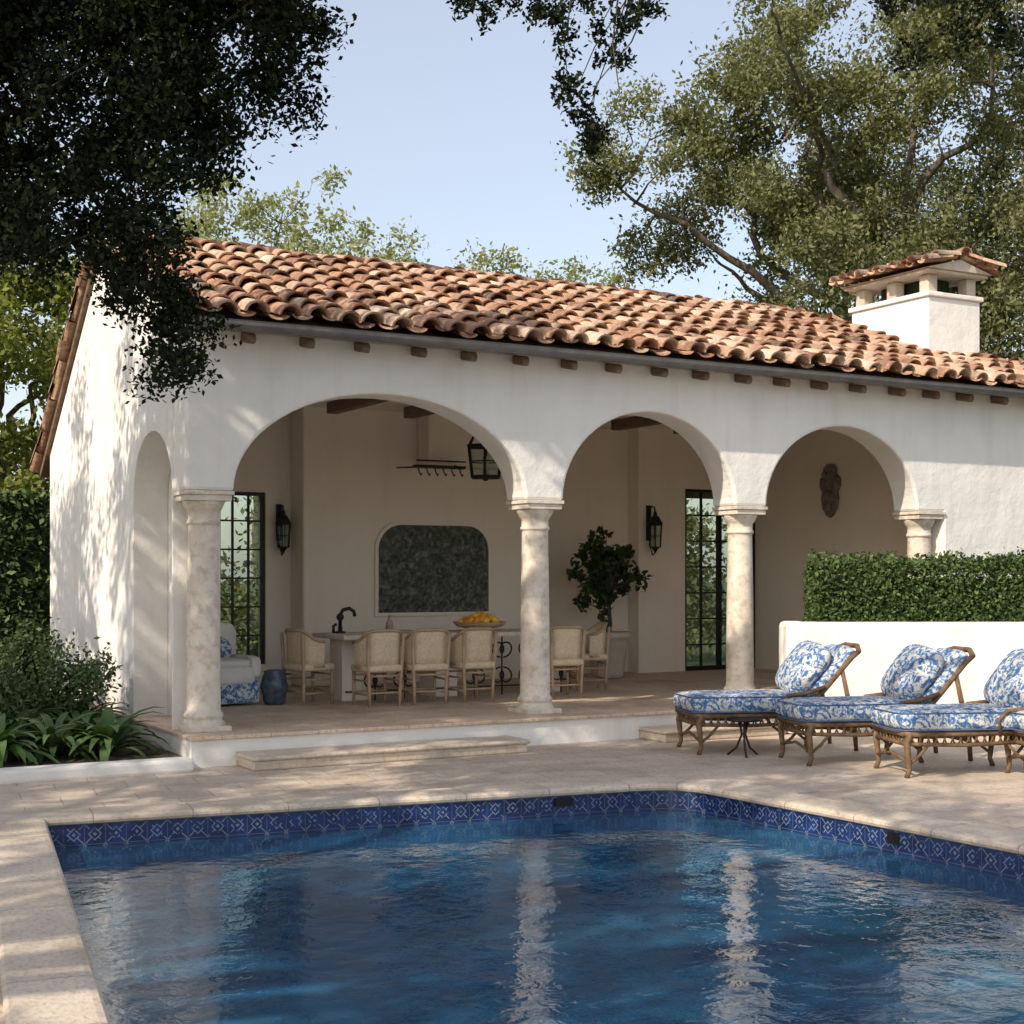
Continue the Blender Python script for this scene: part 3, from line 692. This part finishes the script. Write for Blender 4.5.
for i in range(60): C.append(Vector((R(-3.6,-.9),R(2.6,7.2),R(.2,1.15))))
for i in range(34): C.append(Vector((R(-2.6,-.75),R(1.0,2.4),R(.2,.85))))
leafmesh('leaves',clumpleaves(C,[.34]*len(C),300,6,.75),.032,F_hedge,S,.5)
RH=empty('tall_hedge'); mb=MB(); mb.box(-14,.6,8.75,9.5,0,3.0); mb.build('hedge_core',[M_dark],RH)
n=30000; x_=rng.random(n)*14.8-14; y_=8.55+rng.random(n)*.25; z_=rng.random(n)*3.1
top=rng.random(n)<.2; y_=np.where(top,8.6+rng.random(n)*.9,y_); z_=np.where(top,3.0+rng.random(n)*.14,z_)
y_+=np.array([noise.noise((a*.9,b*1.2,0)) for a,b in zip(x_,z_)])*.14
leafmesh('leaves',np.stack([x_,y_,z_],1),.06,F_hedge,RH,.55)
S=empty('garden_shrub'); C=[]
for i in range(170): C.append(Vector((R(1,24),R(10.5,12.5),R(.2,3.4))))
leafmesh('leaves',clumpleaves(C,[.7]*170,150,6,.8),.08,F_oak,S,.55)
# ------------------------------------------------------------------ trees
tree('oak_tree',(21.5,13,0),(21.0,12.6,5.5),(21.3,11.8,11.4),(7.4,6.0,5.6),190,820,.064,F_oak,clr=.82,nl=18,r0=.34,gap=-.04,seed=3,lim=.5,sub=10)
tree('oak_tree',(25,9,0),(25,9,4.5),(24.6,8.5,7.6),(5,5,4.6),80,600,.07,F_oak,clr=.95,nl=8,r0=.30,gap=-.2,seed=5,sub=10)
tree('ash_tree',(7.2,19,0),(7.2,19,5.5),(7.2,18.8,8.9),(3.0,3.2,3.2),54,150,.07,F_ash,clr=.55,nl=9,r0=.12,gap=-.1,seed=8)
tree('ash_tree',(13.3,20,0),(13.3,20,5.0),(13.2,20,9.0),(4.8,3.2,2.2),62,150,.07,F_ash,clr=.55,nl=10,r0=.12,gap=-.1,seed=9)
tree('elm_tree',(0.3,14,0),(.2,14,3.0),(-.2,13.6,5.0),(3.4,2.6,3.4),95,380,.07,F_lime,clr=.7,nl=8,r0=.2,gap=-.5,seed=12)
tree('elm_tree',(-5,15,0),(-5,15,3.5),(-5,15,5.2),(3.6,3,3.4),60,260,.09,F_lime,clr=.7,nl=8,r0=.2,gap=-.5,seed=13)
# overhanging oak, left of the pool
random.seed(21)
OK_=empty('live_oak_tree'); mb=MB()
B0=Vector((-2.80,-4.85,0)); Rt=Vector((.872,-.489,0)); Fw=Vector((.489,.872,0))
def op(s,h,d=0): return B0+Rt*s+Fw*d+Vector((0,0,h))
base=Vector((-8.2,-1.2,0)); fork=Vector((-7.6,-1.6,4.4))
limb(mb,base,fork,.42,.34,0,.06,10,14)
bough=limb(mb,fork,op(-.6,6.3),.22,.11,.10,.12,12,9)
b2=limb(mb,bough[-1],op(6.6,6.35,-.2),.09,.02,.03,.10,16,7)
b3=limb(mb,bough[-1],op(1.4,4.6,.2),.07,.015,.12,.15,12,7)
b4=limb(mb,bough[-3],op(.6,4.1,.5),.07,.015,.10,.15,12,7)
poly=[(-2.6,7.6),(2.1,7.6),(1.98,5.35),(1.90,5.02),(1.60,4.82),(1.58,4.55),(1.24,4.25),(1.12,3.95),(1.10,3.45),(1.03,3.25),(.88,3.55),(.72,3.72),(.4,3.66),(0,3.85),(-2.6,3.7)]
def inside(x,y):
    c=False;n=len(poly)
    for i in range(n):
        x1,y1=poly[i];x2,y2=poly[i-1]
        if (y1>y)!=(y2>y) and x<(x2-x1)*(y-y1)/(y2-y1)+x1: c=not c
    return c
C=[]
while len(C)<260:
    s,h=R(-1.6,2.3),R(3.1,6.6)
    if inside(s,h) and inside(s+.1,h) and (s>-.4 or R(0,1)<.4): C.append(op(s,h,R(-.6,.6)))
for s,h in ((1.12,3.55),(1.13,3.3),(1.08,3.2),(1.12,3.45),(1.05,3.1),(.95,3.6),(1.4,4.6),(1.62,4.9),(1.85,5.2),(1.92,5.4),(1.35,4.4),(1.7,5.0)): C.append(op(s,h,R(-.15,.15)))
C2=[]
for sx_,hz_ in ((2.87,5.46),(3.01,5.37),(3.17,5.48),(3.32,5.43),(3.40,5.26),(3.51,5.09),(3.59,4.93),(3.66,4.80),(3.66,4.63),(3.69,4.52),(3.52,4.82),(3.80,5.06),(3.86,5.21),(3.98,5.37),(4.07,5.50),(3.66,5.49),(3.29,5.59),(3.57,5.59),(3.73,5.24),(3.51,5.34),
  (5.42,5.43),(5.56,5.34),(5.68,5.19),(5.84,5.40),(5.98,5.26),(6.12,5.36),(6.24,5.19),(6.30,5.06),(6.40,5.31),(5.90,5.55),(6.21,5.55),(5.53,5.55),(2.61,5.71)):
    C2.append(op(sx_,hz_,R(-.25,.25)))
SS=bough[5:]+b2+b3+b4
for c in C: limb(mb,min(SS,key=lambda q:(q-c).length),c,.012,.004,.05,.15,5,4)
for c in C2: limb(mb,min(b2,key=lambda q:(q-c).length+ (0 if q.z>c.z else 1)),c,.010,.003,-.05,.15,6,4)
C3=[]
while len(C3)<62:
    d=Vector((random.gauss(0,1),random.gauss(0,1),random.gauss(0,1))).normalized()*(random.random()**.4)
    if d.z<-.5: continue
    p=Vector((-7.6+d.x*3.4,.6+d.y*4.6,7.2+d.z*2.3))
    if noise.noise(p*.5)<-.02: continue
    C3.append(p)
tips=random.sample(C3,9); S3=[]
for t in tips: S3+=limb(mb,fork,t,.16,.03,.08,.2,9,6)
for c in C3: limb(mb,min(S3,key=lambda q:(q-c).length),c,.03,.008,.04,.15,5,4)
# high boughs reaching toward the house (above the view), dappling roof and arcade
C5=[]
while len(C5)<34:
    p=Vector((R(-7,-2.0),R(-5.0,-1.6),R(8.0,9.6)))
    if noise.noise(Vector((p.x*.5,p.y*.8,4)))<-.08: continue
    C5.append(p)
S5=[]
for t in random.sample(C5,5): S5+=limb(mb,fork,t,.14,.03,.10,.15,10,6)[3:]
for c in C5: limb(mb,min(S5,key=lambda q:(q-c).length),c,.025,.008,.04,.15,5,4)
mb.build('trunk_and_limbs',[M_bark],OK_,fixn=False)
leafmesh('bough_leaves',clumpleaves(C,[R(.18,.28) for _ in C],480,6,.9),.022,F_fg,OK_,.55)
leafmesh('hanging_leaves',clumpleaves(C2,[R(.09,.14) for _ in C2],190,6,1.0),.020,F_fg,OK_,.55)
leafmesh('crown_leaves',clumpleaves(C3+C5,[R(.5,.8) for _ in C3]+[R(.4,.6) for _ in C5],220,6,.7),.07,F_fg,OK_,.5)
random.seed(31)
O2=empty('live_oak_tree'); mb=MB()  # second oak, out of view, added so its crown dapples patio and arcade
base=Vector((-12.5,-9.5,0)); fork=Vector((-12.0,-9.2,4.5)); limb(mb,base,fork,.45,.36,0,.06,10,14)
C4=[]
while len(C4)<165:
    p=Vector((R(-16.5,-5.5),R(-15.5,-2.2),R(8.0,11.0)))
    if noise.noise(Vector((p.x*.30,p.y*.55,0)))<-.14: continue
    C4.append(p)
tips=[random.choice(C4)]
while len(tips)<12: tips.append(max(C4,key=lambda c:min((c-t).length for t in tips)))
S4=[]
for t in tips: S4+=limb(mb,fork,t,.2,.03,.10,.15,12,6)[2:]
for c in C4: limb(mb,min(S4,key=lambda q:(q-c).length),c,.03,.008,.04,.15,5,4)
mb.build('trunk_and_limbs',[M_bark],O2,fixn=False)
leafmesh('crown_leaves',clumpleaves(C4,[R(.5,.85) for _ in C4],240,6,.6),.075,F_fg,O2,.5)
# ------------------------------------------------------------------ light, sky, camera
el=math.radians(38); az=Vector((-.925,-.38)).normalized()
Sd=Vector((az.x*math.cos(el),az.y*math.cos(el),math.sin(el)))
sl=bpy.data.lights.new('sun','SUN'); sl.energy=5.0; sl.angle=math.radians(.5); sl.color=(1,.88,.72)
so=bpy.data.objects.new('sun',sl); sc.collection.objects.link(so); so.rotation_euler=Sd.to_track_quat('Z','Y').to_euler(); so.location=(-20,-10,20)
w=bpy.data.worlds.new('World'); sc.world=w; w.use_nodes=True; nt=w.node_tree; bg=nt.nodes['Background']
sk=nt.nodes.new('ShaderNodeTexSky'); sk.sky_type='NISHITA'; sk.sun_disc=False; sk.sun_elevation=el; sk.sun_rotation=math.atan2(Sd.x,Sd.y)
sk.air_density=1.0; sk.dust_density=2.0; sk.ozone_density=1.0; sk.altitude=0
hz=mixc(nt,1.0,sk.outputs[0],(2.2,2.03,1.8),'ADD')
nt.links.new(hz,bg.inputs[0]); bg.inputs[1].default_value=.15
cam=bpy.data.cameras.new('camera'); co=bpy.data.objects.new('camera',cam); sc.collection.objects.link(co)
co.location=(-4.43,-14.25,1.86); co.rotation_euler=(math.radians(90),0,-math.atan2(.489,.872))
cam.sensor_width=36; cam.lens=1450/1024*36; cam.shift_y=63/1024; cam.clip_end=2000; cam.clip_start=.1
sc.camera=co
sc.view_settings.view_transform='Standard'; sc.view_settings.look='None'; sc.view_settings.exposure=0
print('polys',sum(len(o.data.polygons) for o in sc.objects if o.type=='MESH'))
